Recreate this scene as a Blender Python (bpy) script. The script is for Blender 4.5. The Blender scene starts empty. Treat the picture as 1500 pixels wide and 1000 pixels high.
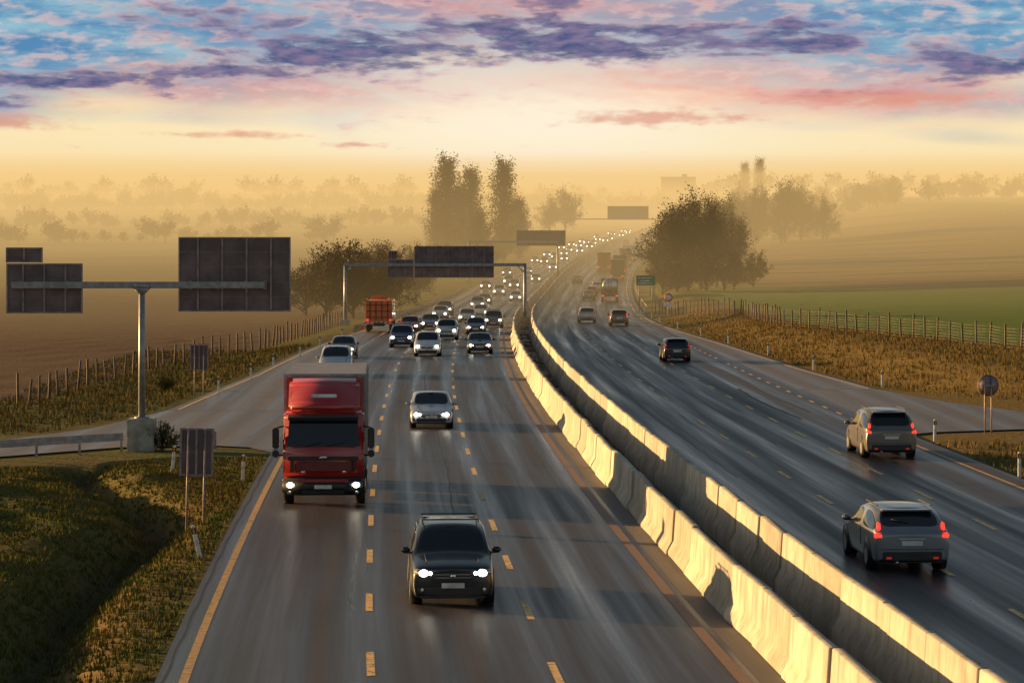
import bpy, bmesh, math, random
import numpy as np
from mathutils import Vector, Matrix
random.seed(7); rng=np.random.default_rng(7)
scene=bpy.context.scene
scene.view_settings.view_transform='Standard'; scene.view_settings.look='None'; scene.view_settings.exposure=0
R=math.radians
def lin(r,g,b):
    f=lambda c:(c/255/12.92) if c/255<=.04045 else ((c/255+.055)/1.055)**2.4
    return (f(r),f(g),f(b))
# ------------------------------------------------------------------ road geometry
SY=np.array([-100,45,62,90,130,180,225,280,330,420,520,650,800,1200,1600,2200,9000.])
SS=np.array([-.07,-.066,-.052,-.044,-.034,-.018,-.003,.013,.027,.035,.055,.072,.075,.068,.05,0,0])
_Y=np.arange(-100,9001,1.0); _S=np.interp(_Y,SY,SS)
_X=np.concatenate([[0],np.cumsum((_S[1:]+_S[:-1])/2)]); _X-=np.interp(225,_Y,_X)+.1
def xm(y): return np.interp(y,_Y,_X)
def slope(y): return float(np.interp(y,_Y,_S))
def smooth_interp(py,pz):
    yy=np.arange(-100,9001,2.0); z=np.interp(yy,py,pz)
    k=np.ones(31)/31; zz=np.convolve(np.pad(z,15,mode='edge'),k,'valid')
    return lambda y: np.interp(y,yy,zz)
zp=smooth_interp([-100,200,330,420,600,750,900,1100,1300,1600,2200,3500,9000],[0,0,-1,-1,2,5,6.8,9,11,16,28,50,55])
zl=smooth_interp([-100,200,350,500,800,1200,1800,2500,3500,9000],[-.4,-.6,-.6,1.5,4.5,12,25,40,62,65])
zr=smooth_interp([-100,150,250,400,600,800,1100,1500,2200,3500,9000],[.3,.6,1.2,2,6,12,20,29,40,62,65])
def sst(x): x=np.clip(x,0,1); return x*x*(3-2*x)
def vn(x,y,s,seed=0):
    r=np.random.default_rng(seed); o=0
    for i in range(5):
        a=r.uniform(0,6.28); f=s*(1+.7*i); ph=r.uniform(0,6.28,2)
        o=o+np.sin((x*math.cos(a)+y*math.sin(a))*f+ph[0])*np.sin((-x*math.sin(a)+y*math.cos(a))*f*.8+ph[1])/(1+.6*i)
    return o/2.2
LY=[-100,106.9,107,131,164,217,300,400,9000]; LD=[-11.9,-11.9,-11.9,-18.2,-16.4,-14.9,-13,-12.2,-12.2]
RY=[-100,115,149,172,217,280,330,9000]; RD=[14.6,14.6,19,17.9,16.8,14.9,14.4,14.4]
def redge(y): 
    return np.where(y<149,14.6,np.interp(y,RY,RD))
def ledge(y):
    return np.where(y<131,-11.9,np.interp(y,LY,LD))
def tz(d,y):
    d=np.asarray(d,float); y=np.asarray(y,float)
    base=zp(y)-.07
    tl=sst((-d-22)/120.); tr=sst((d-24)/110.)
    z=base*(1-tl-tr)+zl(y)*tl+zr(y)*tr
    w=1-sst((y-94)/9.)
    dc=-14.7-3.3*sst((y-82)/16.)+.35*np.sin(y*.17)
    ditch=-1.15*np.exp(-((d-dc)/1.0)**2)
    left=np.where(d<-12.1,1,0)*w
    z=z+left*(ditch*sst((-12.0-d)/1.2)+sst((-12.2-d)/4)*(.34*vn(d,y,.55,3)+.14*vn(d,y,1.7,5)+.15))
    w2=sst((y-136)/8.)*(1-sst((y-330)/60.))
    off=np.interp(y,LY,LD)
    z=z+w2*np.where(d<off,1,0)*(-.5*sst((off-d-1)/5.)+.1*vn(d,y,.8,6)*sst((off-d-.5)/2))
    offr=np.interp(y,[-100,125,149,172,217,280,330,9000],[60,32,19,17.9,16.8,14.9,14.4,14.4])
    w3=sst((y-125)/15.)*(1-sst((y-420)/100.))
    z=z+w3*np.where(d>offr,1,0)*(1.1*sst((d-offr-1)/7.)+.12*vn(d,y,.7,8)*sst((d-offr-.5)/2))
    w4=(1-sst((y-104)/6.))*np.where(d>14.8,1,0)
    z=z+w4*sst((d-14.8)/2)*(.12*vn(d,y,.7,9)-.1)
    z=z+.5*vn(d,y,.05,11)*sst((np.abs(d)-40)/60)
    return z
def link(ob): scene.collection.objects.link(ob); return ob
# ------------------------------------------------------------------ materials
class E:
    def __init__(s,nt,so): s.nt=nt; s.so=so
    def _m(s,op,o=None,clamp=False,rev=False):
        n=s.nt.nodes.new('ShaderNodeMath'); n.operation=op; n.use_clamp=clamp
        a,b=(s,o) if not rev else (o,s)
        for i,v in enumerate((a,b)):
            if v is None: continue
            if isinstance(v,E): s.nt.links.new(v.so,n.inputs[i])
            else: n.inputs[i].default_value=float(v)
        return E(s.nt,n.outputs[0])
    def __add__(s,o): return s._m('ADD',o)
    __radd__=__add__
    def __mul__(s,o): return s._m('MULTIPLY',o)
    __rmul__=__mul__
    def __sub__(s,o): return s._m('SUBTRACT',o)
    def __rsub__(s,o): return s._m('SUBTRACT',o,rev=True)
    def __truediv__(s,o): return s._m('DIVIDE',o)
    def exp(s): return s._m('EXPONENT')
    def clamp(s): return s._m('ADD',0.0,clamp=True)
    def ss(s,a,b):
        n=s.nt.nodes.new('ShaderNodeMapRange'); n.interpolation_type='SMOOTHSTEP'
        s.nt.links.new(s.so,n.inputs['Value']); n.inputs['From Min'].default_value=a; n.inputs['From Max'].default_value=b
        return E(s.nt,n.outputs['Result'])
def mixc(nt,f,a,b,mode='MIX'):
    n=nt.nodes.new('ShaderNodeMix'); n.data_type='RGBA'; n.blend_type=mode
    for i,v in ((0,f),(6,a),(7,b)):
        if isinstance(v,E): nt.links.new(v.so,n.inputs[i])
        elif i==0: n.inputs[0].default_value=v
        else: n.inputs[i].default_value=(*v[:3],1)
    return E(nt,n.outputs[2])
def noise(nt,vec,scale,detail=4,rough=.55,dist=0):
    n=nt.nodes.new('ShaderNodeTexNoise'); n.inputs['Scale'].default_value=scale; n.inputs['Detail'].default_value=detail
    n.inputs['Roughness'].default_value=rough; n.inputs['Distortion'].default_value=dist
    if vec is not None: nt.links.new(vec.so,n.inputs['Vector'])
    return E(nt,n.outputs['Fac'])
def noise2(nt,x,y,scale,detail,rough):
    n=nt.nodes.new('ShaderNodeTexNoise'); n.noise_dimensions='2D'; n.inputs['Scale'].default_value=scale; n.inputs['Detail'].default_value=detail
    n.inputs['Roughness'].default_value=rough; nt.links.new(comb(nt,x,y).so,n.inputs['Vector']); return E(nt,n.outputs['Fac'])
def comb(nt,x,y,z=0.0):
    n=nt.nodes.new('ShaderNodeCombineXYZ')
    for i,v in enumerate((x,y,z)):
        if isinstance(v,E): nt.links.new(v.so,n.inputs[i])
        else: n.inputs[i].default_value=v
    return E(nt,n.outputs[0])
def newmat(name):
    m=bpy.data.materials.new(name); m.use_nodes=True; nt=m.node_tree; return m,nt,nt.nodes['Principled BSDF']
def bump(nt,bs,h,strength,dist):
    b=nt.nodes.new('ShaderNodeBump'); b.inputs['Strength'].default_value=strength; b.inputs['Distance'].default_value=dist
    nt.links.new(h.so,b.inputs['Height']); nt.links.new(b.outputs[0],bs.inputs['Normal'])
def pos(nt): 
    g=nt.nodes.new('ShaderNodeNewGeometry'); return E(nt,g.outputs['Position'])
def objc(nt):
    g=nt.nodes.new('ShaderNodeTexCoord'); return E(nt,g.outputs['Object'])
def mat(name,col,rough=.6,metal=0,var=.25,scale=3,coat=0,spec=.5,emit=None,es=0,bmp=0):
    m,nt,bs=newmat(name)
    n=noise(nt,objc(nt),scale,2)
    c=mixc(nt,n.ss(.3,.7),tuple(v*(1-var) for v in col),tuple(min(1,v*(1+var)) for v in col))
    nt.links.new(c.so,bs.inputs['Base Color']); bs.inputs['Roughness'].default_value=rough; bs.inputs['Metallic'].default_value=metal
    bs.inputs['Coat Weight'].default_value=coat; bs.inputs['Coat Roughness'].default_value=.06; bs.inputs['Specular IOR Level'].default_value=spec
    if emit: bs.inputs['Emission Color'].default_value=(*emit,1); bs.inputs['Emission Strength'].default_value=es; m.cycles.emission_sampling='NONE'
    if bmp: bump(nt,bs,n,bmp,.03)
    return m
def paint(name,col,metal=.35): return mat(name,col,.28,metal,.06,2,coat=.6)
M={}
M['glass']=mat('car_glass',(.012,.014,.018),.06,0,.1,spec=.6)
M['rubber']=mat('tyre_rubber',(.02,.02,.02),.8)
M['rim']=mat('wheel_rim',(.35,.35,.36),.35,.8)
M['black']=mat('black_plastic',(.018,.018,.02),.45)
M['chrome']=mat('chrome',(.6,.6,.62),.15,1)
M['lens']=mat('lamp_lens',(.5,.5,.5),.1,.6)
M['head']=mat('headlight_glow',(.9,.9,.9),.3,emit=(1,.93,.75),es=16)
M['headfar']=mat('headlight_glow_far',(.9,.9,.9),.3,emit=(1,.93,.78),es=14)
M['tail']=mat('tail_lamp',(.45,.01,.01),.2,emit=(1,.06,.03),es=1.3)
M['taildim']=mat('tail_lamp_dim',(.35,.01,.01),.2,emit=(1,.05,.02),es=.25)  # dim tail lens with a weak red emission of its own
M['amber']=mat('indicator_lens',(.7,.25,.03),.25)
M['plate']=mat('number_plate',(.6,.6,.58),.4)
M['steel']=mat('galvanised_steel',(.28,.29,.31),.5,.5,.2,4)
M['signback']=mat('sign_back',(.15,.115,.12),.6,.2,.25,1.2)
M['concrete']=mat('concrete',(.34,.32,.28),.85,0,.25,2,bmp=.3)
M['white']=mat('white_plastic',(.7,.7,.68),.5)
M['wood']=mat('weathered_wood',(.12,.085,.06),.85)
M['tar']=mat('tar_sealant',(.014,.013,.015),.6)
# barrier
def barrier_mat():
    m,nt,bs=newmat('barrier_concrete'); p=pos(nt)
    n=noise(nt,p,1.3,4); n2=noise(nt,p,9,3,.7)
    sep=nt.nodes.new('ShaderNodeSeparateXYZ'); nt.links.new(p.so,sep.inputs[0]); 
    st=noise(nt,comb(nt,E(nt,sep.outputs[0])*6,E(nt,sep.outputs[1])*3,E(nt,sep.outputs[2])*.4),1,3)
    c=mixc(nt,n.ss(.3,.7),(.34,.31,.26),(.48,.44,.37))
    c=mixc(nt,(st.ss(.48,.72))*.65,c,(.20,.17,.14))
    c=mixc(nt,n2.ss(.60,.8)*.6,c,(.18,.15,.13))
    at=nt.nodes.new('ShaderNodeAttribute'); at.attribute_name='tone'
    c=mixc(nt,1.0,c,E(nt,at.outputs['Color']),'MULTIPLY')
    nt.links.new(c.so,bs.inputs['Base Color']); bs.inputs['Roughness'].default_value=.8; bump(nt,bs,n2,.4,.02); return m
def road_mat(name,c1,c2,rough=.55,lane=False):
    m,nt,bs=newmat(name); uv=nt.nodes.new('ShaderNodeUVMap'); s=nt.nodes.new('ShaderNodeSeparateXYZ'); nt.links.new(uv.outputs[0],s.inputs[0])
    u=E(nt,s.outputs[0]); v=E(nt,s.outputs[1])
    streak=noise2(nt,u*1.6,v*.025,1,4,.6)
    big=noise2(nt,u*.15,v*.03,1,3,.6)
    grain=noise2(nt,u,v,30,2,.5)
    tr=(((u+9.7)*(6.2832/1.75))._m('COSINE')*.5+.5)
    f=(streak*.9+big*.5-.35+tr*.14).clamp()
    c=mixc(nt,f.ss(.2,.65),c1,c2)
    if lane: # separately laid lanes: the fast lane beside the median is a newer, darker mix
        new_=(u.ss(-4.35,-4.2)*(1-u.ss(-.7,-.6))); c=mixc(nt,new_*.5,c,(.016,.013,.020))
        slow=(1-u.ss(-8.0,-7.9))*.22; c=mixc(nt,slow,c,(.070,.058,.064))
        blot=noise2(nt,u*.5,v*.12,1,4,.65); c=mixc(nt,blot.ss(.52,.68)*.5,c,(.013,.011,.016))
    vo=nt.nodes.new('ShaderNodeTexVoronoi'); vo.feature='DISTANCE_TO_EDGE'; vo.voronoi_dimensions='2D'; vo.inputs['Scale'].default_value=1
    wv=noise2(nt,u,v,.8,3,.5)
    nt.links.new(comb(nt,u*.3+wv*.35,v*.045+wv*.2).so,vo.inputs['Vector'])
    cr=1-E(nt,vo.outputs[0]).ss(.0,.008)
    c=mixc(nt,cr*.55,c,(.015,.014,.015))
    c=mixc(nt,grain.ss(.3,.8)*.22,c,(.085,.075,.088))
    nt.links.new(c.so,bs.inputs['Base Color'])
    r=(streak*.6+rough-.33+tr*(-.13)).clamp(); nt.links.new(r.so,bs.inputs['Roughness'])
    bs.inputs['Specular IOR Level'].default_value=.38
    bump(nt,bs,grain,.35,.01); return m
M['asphalt']=road_mat('asphalt',(.020,.016,.024),(.040,.033,.043),.52,True)
M['asphalt2']=road_mat('asphalt_light',(.10,.086,.088),(.16,.138,.135),.58)
M['strip']=road_mat('concrete_strip',(.10,.088,.085),(.18,.155,.145),.75)
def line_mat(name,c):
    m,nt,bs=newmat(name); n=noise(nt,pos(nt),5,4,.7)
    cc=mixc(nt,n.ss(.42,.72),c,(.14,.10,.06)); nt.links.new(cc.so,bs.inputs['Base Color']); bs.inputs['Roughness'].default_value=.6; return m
M['dash']=line_mat('road_paint_gold_lit',(.78,.50,.19)); M['edge']=line_mat('edge_paint',(.50,.30,.10)); M['rust']=line_mat('inner_edge_paint',(.20,.115,.08))  # dash lines: white paint with the sun's gold put into its base colour
def ground_mat():
    m,nt,bs=newmat('terrain_soil_grass'); p=pos(nt)
    a=nt.nodes.new('ShaderNodeAttribute'); a.attribute_name='biome'; col=E(nt,a.outputs['Color'])
    n=noise(nt,p,.35,4,.6); n2=noise(nt,p,3.5,4,.7); n3=noise(nt,p,.02,2)
    c=mixc(nt,n.ss(.4,.7)*.30,col,(.15,.10,.035))
    c=mixc(nt,n2.ss(.5,.75)*.45,c,(.03,.03,.012))
    c=mixc(nt,n3.ss(.45,.75)*.12,c,(.10,.075,.04))
    nt.links.new(c.so,bs.inputs['Base Color']); bs.inputs['Roughness'].default_value=.95; bs.inputs['Specular IOR Level'].default_value=.1
    bump(nt,bs,n2,.8,.12); return m
M['ground']=ground_mat()
def attr_mat(name,rough=.95):
    m,nt,bs=newmat(name); a=nt.nodes.new('ShaderNodeAttribute'); a.attribute_name='tone'
    n=noise(nt,pos(nt),.8,0); c=mixc(nt,n.ss(.35,.65)*.3,E(nt,a.outputs['Color']),(.03,.025,.012))
    nt.links.new(c.so,bs.inputs['Base Color']); bs.inputs['Roughness'].default_value=rough; bs.inputs['Specular IOR Level'].default_value=0
    return m
M['blade']=attr_mat('grass_blades'); M['leaf']=attr_mat('foliage')
# ------------------------------------------------------------------ mesh helpers
def npmesh(name,V,F,mats,tone=None,mi=None,uv=None,smooth=False,attr='tone'):
    me=bpy.data.meshes.new(name); V=np.asarray(V,np.float32); F=np.asarray(F,np.int32)
    k=F.shape[1]; me.vertices.add(len(V)); me.vertices.foreach_set('co',V.ravel())
    me.loops.add(F.size); me.loops.foreach_set('vertex_index',F.ravel())
    me.polygons.add(len(F)); me.polygons.foreach_set('loop_start',np.arange(0,F.size,k,dtype=np.int32))
    if mi is not None: me.polygons.foreach_set('material_index',np.asarray(mi,np.int32))
    me.update(calc_edges=True)
    if smooth: me.polygons.foreach_set('use_smooth',np.ones(len(F),bool))
    if tone is not None:
        ca=me.color_attributes.new(attr,'FLOAT_COLOR','POINT'); t=np.ones((len(V),4),np.float32); t[:,:3]=tone; ca.data.foreach_set('color',t.ravel())
    if uv is not None:
        ul=me.uv_layers.new(name='UVMap'); ul.data.foreach_set('uv',np.asarray(uv,np.float32)[F.ravel()].ravel())
    for m in mats: me.materials.append(m)
    me.validate(); return me
def obj(name,me,loc=(0,0,0),rz=0):
    o=bpy.data.objects.new(name,me); o.location=loc; o.rotation_euler=(0,0,rz); return link(o)
class B:
    def __init__(s,mats): s.bm=bmesh.new(); s.mats=list(mats)
    def idx(s,m):
        if m not in s.mats: s.mats.append(m)
        return s.mats.index(m)
    def _fin(s,bm2,m,mx=None,smooth=False):
        i=s.idx(m)
        for f in bm2.faces: f.material_index=i; f.smooth=smooth
        if mx is not None: bmesh.ops.transform(bm2,matrix=mx,verts=bm2.verts)
        bmesh.ops.recalc_face_normals(bm2,faces=bm2.faces)
        me=bpy.data.meshes.new('t'); bm2.to_mesh(me); bm2.free(); s.bm.from_mesh(me); bpy.data.meshes.remove(me)
    def box(s,c,sz,m,bev=0,top=None,rot=None,smooth=False):
        b=bmesh.new(); bmesh.ops.create_cube(b,size=1)
        for v in b.verts:
            v.co=Vector((v.co.x*sz[0],v.co.y*sz[1],v.co.z*sz[2]))
            if top and v.co.z>0: v.co.x*=top[0]; v.co.y=v.co.y*top[1]+(top[2] if len(top)>2 else 0)
        if bev: bmesh.ops.bevel(b,geom=b.edges[:],offset=bev,segments=2,affect='EDGES')
        mx=Matrix.Translation(c)
        if rot: mx=mx@rot
        s._fin(b,m,mx,smooth)
    def cyl(s,p0,p1,r0,r1,m,n=10,smooth=True):
        p0=Vector(p0);p1=Vector(p1); d=p1-p0; b=bmesh.new()
        bmesh.ops.create_cone(b,cap_ends=True,segments=n,radius1=r0,radius2=r1,depth=d.length)
        s._fin(b,m,Matrix.Translation((p0+p1)/2)@d.to_track_quat('Z','Y').to_matrix().to_4x4(),smooth)
    def ball(s,c,sz,m,seg=10):
        b=bmesh.new(); bmesh.ops.create_uvsphere(b,u_segments=seg,v_segments=max(6,seg//2+1),radius=1)
        s._fin(b,m,Matrix.Translation(c)@Matrix.Diagonal((*sz,1)),True)
    def poly(s,pts,m,th=None):
        b=bmesh.new(); vs=[b.verts.new(p) for p in pts]; f=b.faces.new(vs)
        if th:
            r=bmesh.ops.extrude_face_region(b,geom=[f]); vv=[g for g in r['geom'] if isinstance(g,bmesh.types.BMVert)]
            bmesh.ops.translate(b,vec=th,verts=vv)
        s._fin(b,m)
    def prof_x(s,pts,x0,x1,m,bev=0,smooth=False):  # profile in (y,z) extruded along x
        b=bmesh.new(); f=b.faces.new([b.verts.new((x0,p[0],p[1])) for p in pts])
        r=bmesh.ops.extrude_face_region(b,geom=[f]); bmesh.ops.translate(b,vec=(x1-x0,0,0),verts=[g for g in r['geom'] if isinstance(g,bmesh.types.BMVert)])
        if bev: bmesh.ops.bevel(b,geom=b.edges[:],offset=bev,segments=2,affect='EDGES')
        s._fin(b,m,None,smooth)
    def mesh(s,name):
        me=bpy.data.meshes.new(name); s.bm.to_mesh(me); s.bm.free()
        for m in s.mats: me.materials.append(m)
        return me
# ------------------------------------------------------------------ terrain
def geo(a,b,n): return a*(b/a)**(np.arange(1,n+1)/n)
ds=np.concatenate([-geo(40,4000,42)[::-1],np.arange(-40,-30,1),np.arange(-30,-11,.4),np.arange(-11,14,1.5),np.arange(14.2,30,.5),np.arange(30,41,1),geo(41,4000,42)])
ys=np.concatenate([np.arange(-80,40,8),np.arange(40,115,.6),np.arange(115,300,2.2),np.arange(300,700,8),geo(700,7000,60)])
D,Yg=np.meshgrid(ds,ys); Z=tz(D,Yg); X=xm(Yg)+D
def grid_faces(nr,nc):
    i=np.arange(nr*nc).reshape(nr,nc); return np.stack([i[:-1,:-1],i[:-1,1:],i[1:,1:],i[1:,:-1]],-1).reshape(-1,4)
V=np.stack([X,Yg,Z],-1).reshape(-1,3)
G=np.array([.070,.090,.020]);DRY=np.array([.19,.12,.04]);PL=np.array([.095,.055,.036]);GF=np.array([.105,.165,.03]);BF=np.array([.17,.12,.06]);FAR=np.array([.15,.12,.06])
col=np.zeros(D.shape+(3,))+G
nz=vn(X,Yg,.25,21)[...,None]*.5+.5
def lay(w,c):
    global col
    w=np.clip(w,0,1)[...,None]; col=col*(1-w)+c*w
lay(np.clip(nz[...,0],0,1)*.6,DRY*.7)
lay(((D<-12)&(Yg<104))*(.2+.6*sst((-12-D)/1.5)*(1-sst((-13.2-D)/1.6))),np.array([.19,.10,.038]))
dcg=-14.7-3.3*sst((Yg-82)/16.)+.35*np.sin(Yg*.17)
lay((Yg<100)*np.exp(-((D-dcg)/.45)**2)*.85,np.array([.03,.024,.015]))
lay(((D>14)&(Yg>104)&(Yg<330))*.75,DRY)
fl=np.interp(Yg,[130,156,187,217,260,330,450],[-27.3,-26.4,-24.5,-20.3,-19,-19,-21])
lay(sst((fl-D)/1.0)*(Yg>120),PL); lay(sst((fl-D)/2)*sst((Yg-400)/60)*(Yg>120),FAR)
frr=np.interp(Yg,[120,181,231,270,400],[40,31.3,23.2,23,22])
lay(sst((D-frr-1.5)/1.5)*(Yg>120),GF); lay(sst((D-frr)/4)*sst((Yg-np.clip(432-1.3*(D-25),345,440))/22.),BF)
lay(sst((Yg-600)/200)*sst((D-60)/100)*(vn(X,Yg,.012,31)>.1),GF*.9)
lay(sst((Yg-600)/200)*sst((-D-60)/100)*(vn(X,Yg,.012,33)>.0),GF*.9)
me=npmesh('terrain',V,grid_faces(*D.shape),[M['ground']],tone=col.reshape(-1,3),smooth=True,attr='biome'); obj('terrain',me)
# ------------------------------------------------------------------ road sheets
def strip(name,d0f,d1f,ya,yb,m,lift,step=3,nc=2):
    n=max(2,int((yb-ya)/step)+1); y=np.linspace(ya,yb,n)
    a=np.array([float(d0f(v)) if callable(d0f) else d0f for v in y]); b=np.array([float(d1f(v)) if callable(d1f) else d1f for v in y])
    t=np.linspace(0,1,nc); d=a[:,None]*(1-t)+b[:,None]*t; yy=np.repeat(y[:,None],nc,1)
    V=np.stack([xm(yy)+d,yy,zp(yy)+lift],-1).reshape(-1,3)
    return npmesh(name,V,grid_faces(n,nc),[m],uv=np.stack([d.ravel(),yy.ravel()],-1))
def join(name,mes):
    bm=bmesh.new(); mats=[]
    for me in mes:
        for m in me.materials:
            if m not in mats: mats.append(m)
    for me in mes:
        base=len(bm.faces); bm.from_mesh(me); bm.faces.ensure_lookup_table(); k=mats.index(me.materials[0])
        for f in bm.faces[base:]: f.material_index=k
    out=bpy.data.meshes.new(name); bm.to_mesh(out); bm.free()
    for m in mats: out.materials.append(m)
    return out
obj('highway_road',join('road',[strip('r1',-11.9,.05,-60,1700,M['asphalt'],0.0),strip('r2',2.2,14.6,-60,1700,M['asphalt'],0.0)]))
obj('ramp_pavement',join('ramp_lanes',[strip('a',ledge,-11.9,131.5,500,M['asphalt2'],-.004),strip('b',14.6,redge,149.5,340,M['asphalt2'],-.004)]))
def flatpoly(pts,m,z):
    bm=bmesh.new(); f=bm.faces.new([bm.verts.new((p[0],p[1],z)) for p in pts]); uvl=bm.loops.layers.uv.new('UVMap')
    f.normal_update()
    if f.normal.z<0: f.normal_flip()
    for l in f.loops: l[uvl].uv=(l.vert.co.x,l.vert.co.y)
    bmesh.ops.triangulate(bm,faces=bm.faces[:]); me=bpy.data.meshes.new('p'); bm.to_mesh(me); bm.free(); me.materials.append(m); return me
x_=lambda y,d: float(xm(y))+d
lp=[(x_(106,-11.85),106),(-10.5,108.6),(-12.1,109.6),(-15.6,108.6),(-19.5,104),(-30,96),(-60,78),(-60,90),(-30,106.5),(-21,112.5),(-18.4,119),(x_(131.6,-18.2),131.6)]+[(x_(y,-11.85),y) for y in (131.6,125,119,113)]
rp=[(x_(113,14.55),113),(16.9,115.6),(18.1,117),(22.3,118.8),(35,121),(70,125),(70,140),(35,133),(24.4,130.5),(22,138),(x_(149.6,19),149.6)]+[(x_(y,14.55),y) for y in (149.6,140,131,122)]
obj('side_road',join('ramps',[flatpoly(lp,M['asphalt2'],-.008),flatpoly(rp[::-1],M['asphalt2'],-.008)]))
obj('median_strip',strip('median',.0,2.3,-60,1700,M['strip'],-.02))
obj('concrete_shoulder',join('cs',[strip('c1',-.50,.05,-60,1500,M['strip'],.004)]))
marks=[]
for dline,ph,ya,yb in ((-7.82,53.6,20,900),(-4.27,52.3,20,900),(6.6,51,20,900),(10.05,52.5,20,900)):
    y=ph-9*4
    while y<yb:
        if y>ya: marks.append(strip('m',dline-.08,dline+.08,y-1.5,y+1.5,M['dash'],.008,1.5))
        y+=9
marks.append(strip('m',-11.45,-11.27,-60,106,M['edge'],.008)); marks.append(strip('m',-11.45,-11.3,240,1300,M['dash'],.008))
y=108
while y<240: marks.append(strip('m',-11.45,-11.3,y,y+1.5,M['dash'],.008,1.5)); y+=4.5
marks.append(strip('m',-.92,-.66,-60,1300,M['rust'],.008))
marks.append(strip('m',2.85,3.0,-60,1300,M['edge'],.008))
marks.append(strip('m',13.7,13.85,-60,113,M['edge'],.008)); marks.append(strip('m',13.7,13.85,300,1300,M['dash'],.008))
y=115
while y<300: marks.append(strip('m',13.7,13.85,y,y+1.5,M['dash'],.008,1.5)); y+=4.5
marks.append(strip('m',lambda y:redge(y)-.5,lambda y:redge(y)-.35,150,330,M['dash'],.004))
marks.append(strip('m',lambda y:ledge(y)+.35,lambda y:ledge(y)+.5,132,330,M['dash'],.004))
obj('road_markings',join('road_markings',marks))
def seam(d0,ya,yb,w,sd,am=.05): 
    f=lambda y:d0+am*math.sin(y*.21+sd)+.02*math.sin(y*1.3+sd)
    return strip('s',lambda y:f(y),lambda y:f(y)+w,ya,yb,M['tar'],.006,.7)
obj('tar_seams',join('seams',[seam(-5.3,72,118,.045,0),seam(-5.9,125,210,.05,2),seam(8.25,110,190,.05,1,.02),seam(4.8,95,160,.04,3,.02),seam(12.3,130,165,.22,6,.1),seam(11.2,125,150,.18,7,.1),seam(-11.78,20,104,.05,8,.01)]))
# ------------------------------------------------------------------ barriers
M['barrier']=barrier_mat()
def barrier(d0,up):
    prof=[(.0,.0),(.0,.09+up),(.15,.36+up),(.20,1.14+up),(.22,1.16+up),(.38,1.16+up),(.40,1.14+up),(.45,.36+up),(.6,.09+up),(.6,.0)]
    Vs=[];Fs=[];T=[];y=36.;k=0
    while y<1400:
        L=4.0; jx=random.gauss(0,.015); jz=random.gauss(0,.010); tn=random.uniform(.68,1.12); a,b=y+.02,y+L-.02
        ja=random.gauss(0,.015)
        for (yy,e) in ((a,1),(a+.04,0),(b-.04,0),(b,1)):
            for (px,pz) in prof:
                s_=.04 if e else 0
                qx=.3+(px-.3)*(1-s_*2); Vs.append((x_(yy,d0+qx+jx+(ja if yy>y+2 else -ja)),yy,float(zp(yy))+pz*(1-s_*.3)+jz)); T.append((tn,tn,tn*random.uniform(.97,1.03)))
        n=len(prof)
        for r in range(3):
            for i in range(n-1): Fs.append((k+r*n+i,k+r*n+i+1,k+(r+1)*n+i+1,k+(r+1)*n+i))
        for r in (0,3):
            q=k+r*n
            for i in range(4): Fs.append((q+i,q+i+1,q+n-2-i,q+n-1-i))
        k+=4*n; y+=L
    me=npmesh('barrier',Vs,Fs,[M['barrier']],tone=np.array(T)); 
    bm=bmesh.new(); bm.from_mesh(me); bmesh.ops.recalc_face_normals(bm,faces=bm.faces); bm.to_mesh(me); bm.free()
    obj('concrete_barrier',me)
barrier(0.0,0); barrier(1.68,.27)
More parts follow.
